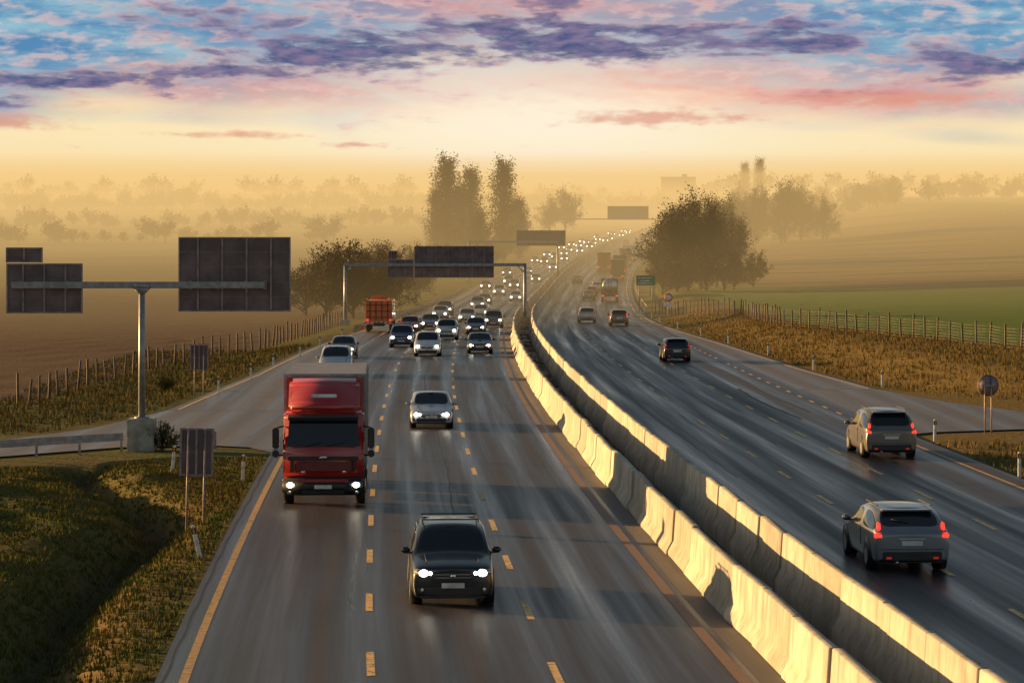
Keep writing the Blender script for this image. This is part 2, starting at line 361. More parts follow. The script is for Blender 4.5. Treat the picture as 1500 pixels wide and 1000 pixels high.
# ------------------------------------------------------------------ cars
CARS={}
def car_mesh(kind):
    P=dict(
     suv=dict(L=4.5,W=1.84,H=1.68,hood=1.0,nose=.86,cowl=1.1,rf=1.75,rr=3.8,rb=4.3,deck=1.12,belt=1.06),
     sedan=dict(L=4.75,W=1.82,H=1.46,hood=.86,nose=.68,cowl=1.25,rf=2.1,rr=3.25,rb=4.05,deck=1.0,belt=.93),
     hatchback=dict(L=4.1,W=1.76,H=1.5,hood=.90,nose=.72,cowl=1.0,rf=1.75,rr=3.4,rb=3.92,deck=.98,belt=.95),
     station_wagon=dict(L=4.6,W=1.86,H=1.48,hood=.88,nose=.70,cowl=1.2,rf=2.0,rr=3.75,rb=4.38,deck=1.0,belt=.95),
     minivan=dict(L=4.6,W=1.88,H=1.70,hood=1.0,nose=.80,cowl=.95,rf=1.75,rr=3.95,rb=4.42,deck=1.08,belt=1.02))[kind]
    L,H=P['L'],P['H']; w=P['W']/2; hood,nose,belt,deck=P['hood'],P['nose'],P['belt'],P['deck']
    rw=w*.74; rwb=w*.82
    def st(y,wl,zl_,wm,zm,wb,zb,w4,z4,w5,z5,z6): return (y,[(0,zl_),(wl,zl_),(wm,zm),(wb,zb),(w4,z4),(w5,z5),(w5*.5,z5+(z6-z5)*.75),(0,z6)])
    c,rf,rr,rb=P['cowl'],P['rf'],P['rr'],P['rb']; bp=(rf+rr)/2
    S=[st(0,w*.84,.28,w*.90,.45,w*.82,nose*.86,w*.78,nose*.93,w*.70,nose*.96,nose),
       st(.07,w*.90,.24,w*.97,.47,w*.93,nose*.93,w*.87,nose*1.0,w*.78,nose*1.04,nose*1.07),
       st(.35,w*.94,.22,w*1.0,.5,w*.98,nose*1.0,w*.90,nose*1.08,w*.80,nose*1.12,nose*1.15),
       st(c-.08,w*.94,.22,w,.55,w*.99,belt*.97,w*.9,hood*1.02,w*.82,hood*1.05,hood*1.09),
       st(c+.05,w*.94,.22,w,.55,w*.99,belt,w*.90,hood*1.05,w*.84,hood*1.09,hood*1.13),
       st(rf,w*.94,.22,w,.55,w*.98,belt+.02,rwb,H*.935,rw,H*.965,H*.985),
       st(bp-.05,w*.94,.22,w,.55,w*.98,belt+.03,rwb,H*.95,rw,H*.98,H),
       st(bp+.05,w*.94,.22,w,.55,w*.98,belt+.03,rwb,H*.95,rw,H*.98,H),
       st(rr,w*.94,.22,w,.56,w*.98,belt+.05,rwb*.98,H*.93,rw*.96,H*.955,H*.98),
       st(rb,w*.93,.24,w*.99,.56,w*.96,min(deck,belt+.05),w*.86,deck+.03,w*.78,deck+.05,deck+.07),
       st(L-.06,w*.92,.27,w*.98,.55,w*.93,deck*.90,w*.85,deck*.95,w*.76,deck*.97,deck*.985),
       st(L,w*.86,.32,w*.92,.52,w*.85,deck*.80,w*.79,deck*.86,w*.72,deck*.88,deck*.9)]
    bm=bmesh.new(); rows=[]
    for y,h in S:
        r=[bm.verts.new((x,y,z)) for x,z in h]; l=[bm.verts.new((-x,y,z)) for x,z in h[1:-1]]
        rows.append(r+l[::-1]); 
    n=len(rows[0]); cr=bm.edges.layers.float.new('crease_edge')
    def gl(i,j):
        if i in (4,8) and j in (5,6,7,8): return True
        if j in (3,10) and i in (4,5,7,8): return True
        return False
    for i in range(len(S)-1):
        for j in range(n):
            a,b=rows[i],rows[i+1]; f=bm.faces.new((a[j],a[(j+1)%n],b[(j+1)%n],b[j]))
            f.material_index=1 if gl(i,j) else (2 if j in (0,13) else 0)
            f.smooth=True
    for row in (rows[0],rows[-1]): 
        for j in range(7):
            if j==0: f=bm.faces.new((row[0],row[1],row[13])); 
            elif j==6: f=bm.faces.new((row[6],row[7],row[8]))
            else: f=bm.faces.new((row[j],row[j+1],row[13-j],row[14-j]))
            f.smooth=True
    bmesh.ops.recalc_face_normals(bm,faces=bm.faces)
    for e in bm.edges:
        fs=e.link_faces
        if len(fs)==2 and fs[0].material_index!=fs[1].material_index: e[cr]=.85
    me=bpy.data.meshes.new('t'); bm.to_mesh(me); bm.free()
    o=bpy.data.objects.new('t',me); link(o); sb=o.modifiers.new('s','SUBSURF'); sb.levels=2; sb.render_levels=2
    dg=bpy.context.evaluated_depsgraph_get(); me2=bpy.data.meshes.new_from_object(o.evaluated_get(dg)); bpy.data.objects.remove(o)
    pm=bpy.data.materials.get('paint_default') or paint('paint_default',(.3,.3,.32))
    b=B([pm,M['glass'],M['black']]); b.bm.from_mesh(me2)
    for wy in (.86,L-.86):
        for sx in (-1,1):
            b.cyl((sx*(w-.24),wy,.40),(sx*(w+.004),wy,.40),.40,.40,M['black'],20)
            b.cyl((sx*(w-.26),wy,.325),(sx*(w+.012),wy,.325),.325,.325,M['rubber'],20)
            b.cyl((sx*(w-.1),wy,.325),(sx*(w+.02),wy,.325),.21,.20,M['rim'],10,False)
    b.box((0,L/2,.27),(w*1.7,L*.86,.14),M['black'],.02)
    for sx in (-1,1):
        b.box((sx*(w+.10),c+.32,belt+.06),(.2,.12,.14),pm,.035,smooth=True); b.box((sx*(w+.01),c+.32,belt+.0),(.12,.06,.04),M['black'])
    nz_=nose
    b.box((0,.0,nz_*.80),(w*.90,.06,nz_*.19),M['black'],.025); b.box((0,-.032,nz_*.78),(w*.84,.012,.02),M['chrome']); b.box((0,-.032,nz_*.86),(w*.84,.012,.018),M['chrome'])
    b.ball((0,-.035,nz_*.82),(.05,.012,.045),M['chrome'])
    b.box((0,.0,.37),(w*1.35,.07,.16),M['black'],.02)
    b.box((0,-.035,.50),(.50,.02,.11),M['plate'])
    b.box((0,.10,.245),(w*1.55,.25,.06),M['black'],.02)
    for sx in (-1,1):
        b.cyl((sx*w*.62,.30,nz_*1.135),(sx*w*.66,c-.05,hood*1.075),.008,.008,M['black'],5)
    b.box((0,(c+rf)/2+.30,hood*1.1+(H-hood*1.1)*.86),(.22,.04,.06),M['black'],.01)
    for sx in (-1,1):
        b.box((sx*w*.72,.10,nz_*.90),(w*.38,.22,.15),M['lens'],.04,rot=Matrix.Rotation(sx*.35,4,'Z'),smooth=True)
        b.box((sx*w*.74,.02,.40),(.20,.07,.11),M['black'],.02); b.ball((sx*w*.74,-.02,.40),(.04,.02,.04),M['lens'],8)
    b.box((0,L+.0,.40),(w*1.5,.06,.20),M['black'],.02); b.box((0,L+.01,deck*.70),(.50,.03,.11),M['plate']); 
    b.box((0,L+.0,deck*.80),(w*.7,.04,.03),M['chrome'],.008)
    b.box((0,L+.012,.56),(w*1.62,.02,.012),M['black'])
    tall=kind in('station_wagon','minivan','suv','hatchback')
    for sx in (-1,1):
        if tall:
            b.box((sx*w*.84,L-.10,deck*.87),(w*.22,.16,.15),M['tailx'],.035,smooth=True)
            b.box((sx*w*.82,(L-.06+rb)/2-.02,deck+.07),(w*.10,.12,.22),M['tailx'],.03,top=(.9,1,-.10),smooth=True)
        else: b.box((sx*w*.72,L-.04,deck*.82),(w*.36,.12,.14),M['tailx'],.03,smooth=True)
        b.box((sx*w*.6,L+.02,.36),(.12,.03,.05),M['taildim'])
    if tall: b.box((0,rr+.10,H*.955),(rw*1.75,.26,.035),pm,.012)
    if tall: b.cyl((0.02,rb-.1,deck+.14),(.42,rb-.22,deck+.22),.012,.01,M['black'],5)
    b.cyl((w*.4,L-.05,.25),(w*.4,L+.05,.25),.035,.035,M['chrome'])
    if kind in('suv','station_wagon','minivan'):
        for sx in (-1,1): b.box((sx*rw*.93,(rf+rr)/2,H+.015),(.035,(rr-rf)*.85,.035),M['black'],.01)
    if kind=='suv':
        for yy in (rf+.35,rr-.4): b.box((0,yy,H+.045),(rw*1.9,.05,.03),M['black'],.01)
    b.cyl((-.45,c+.05,hood*1.12),(.05,c+.17,hood*1.2),.012,.01,M['black'],5)
    b.cyl((.08,c+.05,hood*1.12),(.55,c+.16,hood*1.18),.012,.01,M['black'],5)
    for sx in (-1,1):
        b.box((sx*(w-.003),bp+.02,.75),(.012,.012,.5),M['black'])
        b.box((sx*(w+.0),bp-.18,belt*.9),(.03,.16,.03),pm,.008)
    return b,dict(L=L,w=w,nose=nose,deck=deck)
def get_car(kind,lights):
    key=(kind,lights)
    if key in CARS: return CARS[key]
    M['tailx']=M['tail'] if lights=='tail' else M['taildim']
    b,p=car_mesh(kind)
    if lights in('near','far'):
        m=M['head'] if lights=='near' else M['headfar']; r=.078 if lights=='near' else .10
        for sx in(-1,1):
            b.ball((sx*p['w']*.70,-.03,p['nose']*.90),(r*1.3,.05,r),m,8)
            if lights=='near': b.ball((sx*p['w']*.54,-.02,p['nose']*.89),(.045,.03,.04),m,6)
    CARS[key]=b.mesh(kind); CARS[key]['L']=p['L']; return CARS[key]
PAINTS={}
def carp(name,col,metal=.35):
    if name not in PAINTS: PAINTS[name]=paint('paint_'+name,col,metal)
    return PAINTS[name]
COL=dict(black=(.015,.016,.02),silver=(.42,.44,.47),white=(.62,.62,.6),red=(.28,.015,.012),blue=(.03,.05,.12),grey=(.10,.105,.12),dark=(.03,.032,.04),brown=(.10,.06,.04),steelgrey=(.20,.21,.24),beige=(.18,.155,.14))
def add_car(kind,color,X,Y,facing,lights,sc=1.0):
    me=get_car(kind,lights); th=-math.atan(slope(Y)); 
    nm={'suv':'suv','sedan':'sedan_car','hatchback':'hatchback_car','station_wagon':'station_wagon','minivan':'minivan'}[kind]
    z=float(zp(Y))+.002; pitch=math.atan((float(zp(Y+4))-float(zp(Y)))/4)
    if facing=='cam': o=obj(nm,me,(X,Y,z),th); o.rotation_euler[0]=pitch
    else:
        L=me['L']*sc; o=obj(nm,me,(X-math.sin(th)*L,Y+math.cos(th)*L,z),th+math.pi); o.rotation_euler[0]=-pitch
    o.scale=(sc,)*3
    o.material_slots[0].link='OBJECT'; o.material_slots[0].material=carp(color,COL[color]); return o
add_car('suv','black',-1.33,61.6,'cam','near',1.03)
add_car('sedan','silver',-3.5,118.7,'cam','near',1.03)
add_car('minivan','silver',-10.5,162,'cam','near',1.05)
add_car('hatchback','brown',-11.6,187,'cam','near')
add_car('suv','blue',-8.4,207,'cam','far'); add_car('minivan','white',-5.9,190,'cam','far'); add_car('sedan','dark',-2.3,195,'cam','near')
add_car('suv','silver',-5.4,225,'cam','far'); add_car('hatchback','red',-9.2,245,'cam','near'); add_car('sedan','blue',-7.7,256,'cam','far')
add_car('hatchback','dark',-3.2,240,'cam','near'); add_car('suv','grey',-1.8,262,'cam','far'); add_car('sedan','silver',-4.7,283,'cam','far')
add_car('hatchback','silver',-7.9,298,'cam','far'); add_car('minivan','grey',-7.9,318,'cam','far'); add_car('sedan','white',-3.6,308,'cam','far')
ck=['suv','sedan','hatchback','minivan','station_wagon','sedan']; cc=['silver','grey','white','dark','red','blue','silver','white']
i=0
for Y,d in [(345,-6),(372,-6.2),(388,-2.4),(420,-6),(450,-9.5),(455,-5),(470,-6.6),(486,-2.5),(500,-4.4),(520,-9.5),(530,-6),(560,-2.4),(600,-6.2),(612,-9),(625,-3),(640,-6),(660,-9),(672,-5.5),(690,-2.5),(705,-6),(730,-9.3),(742,-2.4),(756,-6),(775,-9),(790,-3.5),(812,-6.5),(835,-9),(850,-2.4),(880,-6),(905,-3),(935,-8.8),(960,-5),(1000,-2.4),(1030,-6.5),(1070,-9),(1110,-3),(1150,-6),(1200,-5)]:
    add_car(ck[i%6],cc[(i*5)%8],x_(Y,d),Y,'cam','far'); i+=1
add_car('minivan','beige',14.3,102.8,'away','tail',1.06); add_car('station_wagon','steelgrey',9.97,68.0,'away','tail',1.06)
add_car('hatchback','dark',11.0,181.6,'away','dim',1.04); add_car('hatchback','silver',7.75,282,'away','dim',1.05); add_car('hatchback','beige',10.6,270,'away','tail',1.05)
for Y,d,k,c in [(395,8.0,'sedan','grey'),(420,8.3,'hatchback','dark'),(440,9,'suv','white'),(480,5,'sedan','dark'),(560,8.3,'hatchback','red'),(700,8.3,'sedan','grey'),(820,5,'hatchback','dark'),(900,8.3,'suv','grey')]:
    add_car(k,c,x_(Y,d),Y,'away','dim')
# ------------------------------------------------------------------ trucks
def wheels(b,ys_,w,r=.5):
    for wy in ys_:
        for sx in(-1,1):
            b.cyl((sx*(w-.32),wy,r),(sx*(w-.01),wy,r),r,r,M['rubber'],20); b.cyl((sx*(w-.06),wy,r),(sx*(w+.02),wy,r),r*.55,r*.4,M['rim'],12)
def red_truck():
    red=paint('truck_red',(.34,.018,.017),.05); cargo=mat('cargo_box_panel',(.20,.19,.21),.5,.1,.15,1.5); dk=M['black']
    b=B([red]); w=1.2
    b.prof_x([(.0,.95),(-.02,1.55),(.05,1.72),(.28,2.62),(.36,2.72),(1.95,2.74),(1.95,.75),(.2,.75)],-w,w,red,.06,True)
    b.prof_x([(.30,2.73),(.55,3.05),(1.15,3.55),(1.6,3.66),(1.95,3.68),(1.95,2.73)],-w*.88,w*.88,red,.10,True)
    b.box((0,.72,3.20),(.78,.05,.13),M['plate'],.02,rot=Matrix.Rotation(-.75,4,'X'))
    b.poly([(-1.07,.035,1.76),(1.07,.035,1.76),(1.02,.245,2.5),(-1.02,.245,2.5)],M['glass'],(0,-.025,.005))
    b.box((0,.10,2.60),(2.1,.30,.10),dk,.03,rot=Matrix.Rotation(.3,4,'X'))
    for x0 in(-.55,.1): b.cyl((x0,-.02,1.78),(x0+.5,.02,1.88),.015,.012,dk,5)
    b.box((0,-.04,1.42),(2.1,.05,.12),dk,.02); b.box((0,-.05,1.18),(1.7,.05,.26),dk,.03)
    for k in range(4): b.box((0,-.085,1.09+.06*k),(1.62,.02,.022),red)
    b.ball((0,-.085,1.45),(.12,.02,.05),M['chrome'])
    for sx in(-1,1): b.box((sx*.93,-.03,1.2),(.10,.06,.36),dk,.02)
    b.box((0,.05,.60),(2.44,.42,.50),dk,.08,smooth=True); b.box((0,-.17,.78),(1.5,.05,.09),red,.02); b.box((0,-.17,.45),(1.3,.04,.14),M['rubber'],.02)
    b.box((0,-.19,.60),(.52,.02,.11),M['plate'])
    for sx in(-1,1):
        b.box((sx*.98,-.13,.66),(.36,.12,.22),M['lens'],.04); b.ball((sx*.98,-.20,.66),(.10,.04,.08),M['head'],8)
        b.ball((sx*.82,-.19,.66),(.05,.03,.05),M['lens']); b.ball((sx*1.0,-.16,.44),(.07,.03,.05),M['lens'])
        b.box((sx*1.42,.15,2.0),(.20,.16,.62),dk,.04); b.box((sx*1.42,.12,1.55),(.20,.15,.22),dk,.04)
        b.cyl((sx*1.18,.2,2.35),(sx*1.42,.16,2.3),.025,.025,dk,6); b.cyl((sx*1.18,.2,1.5),(sx*1.42,.14,1.5),.025,.025,dk,6)
        b.box((sx*1.205,.8,1.35),(.02,.9,.03),dk); b.box((sx*1.207,.85,2.15),(.02,.8,.62),M['glass'],.01)
        b.box((sx*1.1,.9,.62),(.25,1.5,.35),red,.05)
        b.box((sx*1.06,2.0,3.1),(.18,.5,1.2),red,.05)
    b.box((0,6.3,2.42),(2.52,7.8,2.66),cargo,.03); b.box((0,2.41,3.73),(2.54,.06,.08),M['steel'])
    for sx in(-1,1):
        b.box((sx*1.26,6.3,1.12),(.05,7.8,.10),M['steel']); 
        for k in range(8): b.box((sx*1.265,2.9+k*.98,2.42),(.02,.05,2.5),M['steel'])
        b.box((sx*1.15,5.2,.75),(.06,2.6,.5),dk)
        b.box((sx*1.22,2.42,2.42),(.08,.06,2.66),M['steel'])
    b.box((0,5.5,.88),(.9,8.5,.25),dk)
    wheels(b,(1.25,7.6,8.8),1.24)
    for sx in(-1,1): b.box((sx*1.08,1.25,1.12),(.34,1.25,.12),dk,.04)
    return b.mesh('box_truck')
o=obj('box_truck',red_truck(),(x_(84.6,-9.32),84.6,0),-math.atan(slope(85))); o.scale=(1.04,1.04,1.06)
def orange_truck():
    og=paint('truck_orange',(.70,.14,.02),.05); wh=mat('reflective_white',(.6,.55,.5)); b=B([og]); dk=M['black']
    b.box((0,2.6,1.9),(2.4,5.0,1.9),og,.04)
    for x0 in(-.8,-.27,.27,.8): b.box((x0,.07,1.95),(.07,.06,1.7),dk)
    for z in(1.35,1.9,2.45): b.box((0,.06,z),(2.3,.05,.06),dk)
    b.box((0,.05,.85),(2.45,.12,.3),og,.03)
    for k in range(6): b.box((-1.0+.4*k,-.025,.85),(.18,.03,.26),wh,rot=Matrix.Rotation(.5,4,'Y'))
    b.box((0,6.0,1.8),(2.35,1.7,2.2),og,.1); b.box((0,6.87,2.15),(2.1,.05,.7),M['glass'])
    b.box((0,1.8,3.1),(1.5,.5,.35),og,.05); b.box((0,3,.7),(.9,6.5,.3),dk)
    for sx in(-1,1): b.ball((sx*1.0,.0,3.0),(.10,.08,.10),M['amber']); b.box((sx*1.05,-.03,1.1),(.2,.05,.12),M['tail']); b.cyl((sx*1.0,.1,2.8),(sx*1.0,.1,3.0),.03,.03,dk)
    wheels(b,(1.3,2.5,5.9),1.22); return b.mesh('maintenance_truck')
obj('maintenance_truck',orange_truck(),(x_(248,-12.0),248,float(zp(248))),-math.atan(slope(248)))
def semi(color,tanker=False):
    pm=mat('trailer_'+color,COL[color],.45,.1,.12,1); b=B([pm]); dk=M['black']; L=11
    if tanker:
        b.cyl((0,.5,2.25),(0,L,2.25),1.05,1.05,M['chrome2'],24); b.ball((0,.5,2.25),(1.05,.35,1.05),M['chrome2'],20)
        for yy in(2,4.5,7,9.5): b.cyl((0,yy,2.25),(0,yy+.12,2.25),1.09,1.09,M['steel'],24)
        for sx in(-.22,.22): b.cyl((sx,.1,1.0),(sx,.2,3.3),.025,.025,dk,6)
        for k in range(7): b.cyl((-.22,.12,1.1+.3*k),(.22,.12,1.1+.3*k),.02,.02,dk,5)
        b.box((0,.3,.95),(2.45,.35,.35),mat('tanker_red',(.3,.03,.02)),.04); b.box((0,5.5,3.33),(.6,9,.08),M['steel'])
    else:
        b.box((0,L/2,2.5),(2.5,L,2.7),pm,.03); b.box((0,-.02,2.5),(.03,.03,2.5),dk)
        for sx in(-.5,.5,-1.1,1.1): b.cyl((sx,-.04,1.25),(sx,-.04,3.75),.02,.02,M['steel'],5)
        b.box((0,.05,.85),(2.4,.15,.2),dk)
    for sx in(-1,1): b.box((sx*1.0,-.02,.9),(.35,.06,.14),M['tail'])
    b.box((0,L/2,.95),(.9,L,.25),dk); b.box((0,L+1.6,1.9),(2.4,2.0,2.6),pm,.12); b.box((0,L+2.62,2.3),(2.1,.05,.8),M['glass'])
    wheels(b,(1.5,2.8,4.1,L-.3,L+2),1.22); return b.mesh('semi_trailer')
M['chrome2']=mat('tank_steel',(.45,.45,.45),.3,.9)
obj('tanker_truck',semi('grey',True),(x_(385,11),385,float(zp(385))),-math.atan(slope(385)))
for Y,d,c in((492,11.9,'brown'),(525,11.9,'dark'),(548,8.3,'red'),(585,11.9,'grey'),(618,11.9,'white'),(760,11.9,'white')):
    obj('semi_trailer_truck',semi(c),(x_(Y,d),Y,float(zp(Y))),-math.atan(slope(Y)))
# ------------------------------------------------------------------ signs & gantries
def signboard(b,x0,x1,z0,z1,y,ribs=3):
    cx,cz=(x0+x1)/2,(z0+z1)/2; W_,H_=x1-x0,z1-z0
    b.box((cx,y,cz),(W_,.05,H_),M['signback'],.01)
    for z in(z0+.03,z1-.03): b.box((cx,y-.045,z),(W_,.04,.06),M['steel2'])
    for x in(x0+.03,x1-.03): b.box((x,y-.048,cz),(.06,.04,H_-.01),M['steel2'])
    for k in range(ribs):
        x=x0+W_*(k+.8)/(ribs+.6); b.box((x,y-.07,cz),(.07,.08,H_-.1),M['steel2'])
    nseg=max(2,int(H_/.5))
    for k in range(1,nseg): b.box((cx,y-.03,z0+H_*k/nseg),(W_-.1,.012,.012),M['steel2'])
M['steel2']=mat('sign_frame_steel',(.28,.22,.22),.55,.3)
b=B([M['steel']]); 
b.box((0,0,.55),(1.05,1.0,1.3),M['concrete'],.04)
b.cyl((0,0,1.2),(0,0,6.35),.14,.12,M['steel'],16); b.cyl((0,0,1.2),(0,0,1.26),.3,.3,M['steel'],16)
b.cyl((0,0,6.1),(0,0,6.35),.13,.38,M['steel'],14); b.cyl((0,0,6.35),(0,0,6.52),.40,.34,M['steel'],14)
b.box((-.15,0,6.45),(10.0,.22,.26),M['steel'],.03)
signboard(b,1.42,5.85,5.40,8.34,.25,4); signboard(b,-5.38,-2.37,5.33,7.3,.25,3); signboard(b,-5.4,-3.95,7.33,7.93,.25,1)
for x in(1.9,3,4.1,4.85,-3,-4.8): b.box((x,.14,6.45),(.12,.08,.36),M['steel2'])
obj('overhead_road_sign',b.mesh('t_sign'),(-14.6,107.7,0))
def gantry(name,X0,X1,Y,bz,boards,z0,z1):
    b=B([M['steel']])
    for X_,zb in((X0,z0),(X1,z1)):
        b.cyl((X_,0,zb),(X_,0,bz),.20,.16,M['steel'],12); b.box((X_,0,zb+.25),(.9,.9,.6),M['concrete'],.03)
    b.box(((X0+X1)/2,0,bz),(X1-X0+.3,.3,.32),M['steel'],.03)
    for s,X_ in((1,X0),(-1,X1)): b.cyl((X_,0,bz-.9),(X_+s*.9,0,bz),.06,.06,M['steel'],6)
    for (a,c,l,h) in boards: signboard(b,a,c,l,h,.3,max(2,int((c-a)/1.3)))
    obj(name,b.mesh('gantry'),(0,Y,0))
gantry('sign_gantry',-17.4,1.35,285,5.35,[(-10.2,-1.9,4.0,7.3),(-13.0,-10.3,4.0,5.9),(-12.9,-12.0,5.95,6.8)],-.9,-.65)
gantry('sign_gantry',-7.6,8.0,480,7.3,[(.8,9.4,6.6,9.3)],0,0)
gantry('sign_gantry',12.5,42,800,13.2,[(28,40,13,17)],4,4)
def plate_sign(X_,Y_,w_,h_,zb,lean=0):
    b=B([M['steel']]); g=float(tz(X_-xm(Y_),Y_))
    for sx in(-w_*.25,w_*.25): b.cyl((sx,0,g-.3),(sx,0,zb+h_),.035,.035,M['steel2'],8)
    signboard(b,-w_/2,w_/2,zb,zb+h_,.08,1); o=obj('road_sign',b.mesh('sign'),(X_,Y_,0)); o.rotation_euler[1]=lean
plate_sign(-9.4,81,1.0,1.42,1.27,.02); plate_sign(-16.5,144,.95,1.35,1.3)
b=B([M['steel']])
for sx in(-.14,.14): b.cyl((sx,0,-.2),(sx,0,2.35),.03,.03,M['steel2'],8)
b.cyl((0,.05,2.05),(0,.08,2.05),.46,.46,M['signback'],28); b.cyl((0,.03,2.05),(0,.05,2.05),.40,.40,M['steel2'],28); b.box((0,.0,2.05),(.5,.05,.06),M['steel'])
obj('round_road_sign',b.mesh('round'),(20.4,117,0)).location.z=float(tz(20.4-xm(117),117))
wh=mat('sign_white',(.7,.7,.7)); rd=mat('sign_red',(.5,.02,.02)); gr=mat('sign_green',(.01,.20,.10))
g=float(tz(16.6-xm(290),290)); b=B([M['steel']]); b.cyl((0,0,g),(0,0,g+2.9),.04,.04,M['steel2'],8)
b.cyl((0,-.04,g+2.55),(0,-.06,g+2.55),.45,.45,rd,24); b.cyl((0,-.06,g+2.55),(0,-.075,g+2.55),.33,.33,wh,24); b.box((0,-.05,g+1.8),(.9,.03,.42),wh,.01)
obj('speed_limit_sign',b.mesh('ss'),(16.6,290,0))
g=float(tz(16.2,330)); b=B([M['steel']])
for sx in(-.8,.8): b.cyl((sx,0,g),(sx,0,3.4),.05,.05,M['steel2'],8)
b.box((0,-.06,2.9),(2.3,.04,1.2),gr,.01)
for z,wd in((3.2,1.6),(2.85,1.2),(2.55,1.7)): b.box((-.1,-.083,z),(wd,.006,.10),wh)
obj('direction_sign',b.mesh('dsg'),(16.4,335,0))
def deline(X_,Y_,lean=0,ly=0):
    b=B([M['white']]); b.box((0,0,.45),(.12,.10,1.0),M['white'],.02,top=(.9,.8)); b.box((0,0,.80),(.124,.104,.16),M['black'],.005); b.box((0,-.055,.80),(.05,.012,.11),M['amber'])
    o=obj('delineator_post',b.mesh('post'),(X_,Y_,float(tz(X_-xm(Y_),Y_))-.03)); o.rotation_euler=(ly,lean,0)
for p in [(-8.15,71.5,-.22,.05),(-9.3,94.3,0.03,0),(-12.05,96.8,.1,0),(-15.8,147),(-15.4,161),(-15.3,175),(-14.9,192),(-14.7,209),(-14.3,230),(17.4,112.4,0.02,0),(17.75,95.5),(20.7,152.7),(19.0,172),(18.2,194),(17.2,217),(16.6,240),(15.9,262),(15.4,285),(15.6,305),(16,330)]: deline(*p)
def guardrail(pts,name='guardrail',zf=None):
    b=B([M['steel']])
    for (a,c) in zip(pts[:-1],pts[1:]):
        a=Vector(a);c=Vector(c); d=c-a; L=d.length; n=max(1,round(L/2))
        for k in range(n+1):
            p=a+d*k/n; b.box((p.x,p.y,p.z+.30),(.08,.10,.8),M['steel2'])
        rot=d.to_track_quat('X','Z').to_matrix().to_4x4(); mid=(a+c)/2; nrm=Vector((d.y,-d.x,0)).normalized()
        for s_,zz in((.09,.72),(.13,.65),(.09,.58),(.13,.51)): b.box(mid+nrm*s_+Vector((0,0,zz)),(L,.03,.085),M['steel'],.008,rot=rot)
    obj(name,b.mesh('guardrail'))
guardrail([(-30,94.5,-.08),(-23.5,99.6,-.08),(-19.6,103,-.08),(-15.3,107.0,-.08)])
guardrail([(-13.0,108.8,-.08),(-11.8,108.6,-.08)])
def gp(y,d): return (x_(y,d),y,float(zp(y))-.05)
guardrail([gp(y,-12.8-1.2*(y<300)) for y in range(244,460,12)])
guardrail([gp(y,15.2) for y in range(340,620,14)])
def fence(pts,h,step,name,rails=True):
    b=B([M['wood']]); P=[]
    for (a,c) in zip(pts[:-1],pts[1:]):
        L=math.hypot(c[0]-a[0],c[1]-a[1]); n=max(1,int(L/step))
        for k in range(n): t=k/n; P.append((a[0]+(c[0]-a[0])*t,a[1]+(c[1]-a[1])*t))
    tp=[]
    for (X_,Y_) in P:
        g=float(tz(X_-xm(Y_),Y_)); hh=h*random.uniform(.85,1.1); lx,ly=random.gauss(0,.07),random.gauss(0,.07)
        b.cyl((X_,Y_,g-.2),(X_+lx,Y_+ly,g+hh),.08,.065,M['wood'],6); tp.append((X_,Y_,g))
    for i in range(len(tp)-1):
        for zz in(.15,.35,.55,.75,.95,1.15,1.35):
            if zz<h: b.cyl((tp[i][0],tp[i][1],tp[i][2]+zz),(tp[i+1][0],tp[i+1][1],tp[i+1][2]+zz),.007,.007,M['steel2'],3)
    obj(name,b.mesh('fence'))
fence([(-40,112),(-30,128),(-25.5,141),(-25.4,156),(-23.8,187),(-20,217),(-19,250),(-18.5,300)],1.6,2.6,'wire_fence')
fence([(45,130),(36,160),(31.7,181),(26,212),(23,231),(22.6,270),(21,285),(17,330)],1.65,2.6,'wire_fence')
# ------------------------------------------------------------------ grass
def grass(name,N,drange,yrange,cond,hs,cols):
    d=rng.uniform(*drange,N); y=rng.uniform(*yrange,N); k=cond(d,y); d=d[k];y=y[k]; n=len(d)
    z=tz(d,y); x=xm(y)+d; nb=5; V=[];T=[]
    patch=vn(x,y,.9,41)*.5+.5
    for i in range(nb):
        a=rng.uniform(0,6.28,n); h=rng.uniform(hs[0],hs[1],n)*(0.6+.8*patch); r=rng.uniform(0,.08,n); wd=rng.uniform(.012,.028,n); ln=rng.uniform(.1,.6,n)*h
        bx=x+np.cos(a)*r; by=y+np.sin(a)*r; c,s_=np.cos(a+1.5),np.sin(a+1.5)
        tri=np.stack([np.stack([bx-c*wd,by-s_*wd,z-.03],-1),np.stack([bx+c*wd,by+s_*wd,z-.03],-1),np.stack([bx+np.cos(a)*ln,by+np.sin(a)*ln,z+h],-1)],1)
        V.append(tri.reshape(-1,3)); t=np.clip(patch+rng.normal(0,.25,n),0,1)[:,None]; cl=np.array(cols[0])*(1-t)+np.array(cols[1])*t
        T.append(np.repeat(cl,3,0))
    V=np.concatenate(V);T=np.concatenate(T); obj(name,npmesh(name,V,np.arange(len(V)).reshape(-1,3),[M['blade']],tone=T))
gc=[(.070,.115,.020),(.20,.15,.045)]
grass('grass',32000,(-30,-12.05),(46,104),lambda d,y:(xm(y)+d>-y*.2-1)&(y<104-np.clip((-d-14)*.8,0,14)),(.05,.15),gc)
grass('grass',16000,(-40,-13),(112,215),lambda d,y:(d<np.interp(y,[112,118,131,164,217],[-27,-22,-18.9,-17,-15.4]))&(d>-29)&(y>116),(.12,.32),[(.08,.09,.02),(.22,.14,.05)])
grass('grass',20000,(14.8,34),(86,300),lambda d,y:(((d>np.interp(y,[110,130,149,172,217,280,330],[60,30,19.6,18.4,17.3,15.6,15.3]))&(y>125)&(d<np.interp(y,[120,181,231,270,400],[42,33,25,24.5,24])))|((y<111)&(d>14.9))),(.12,.30),[(.11,.11,.03),(.28,.165,.055)])
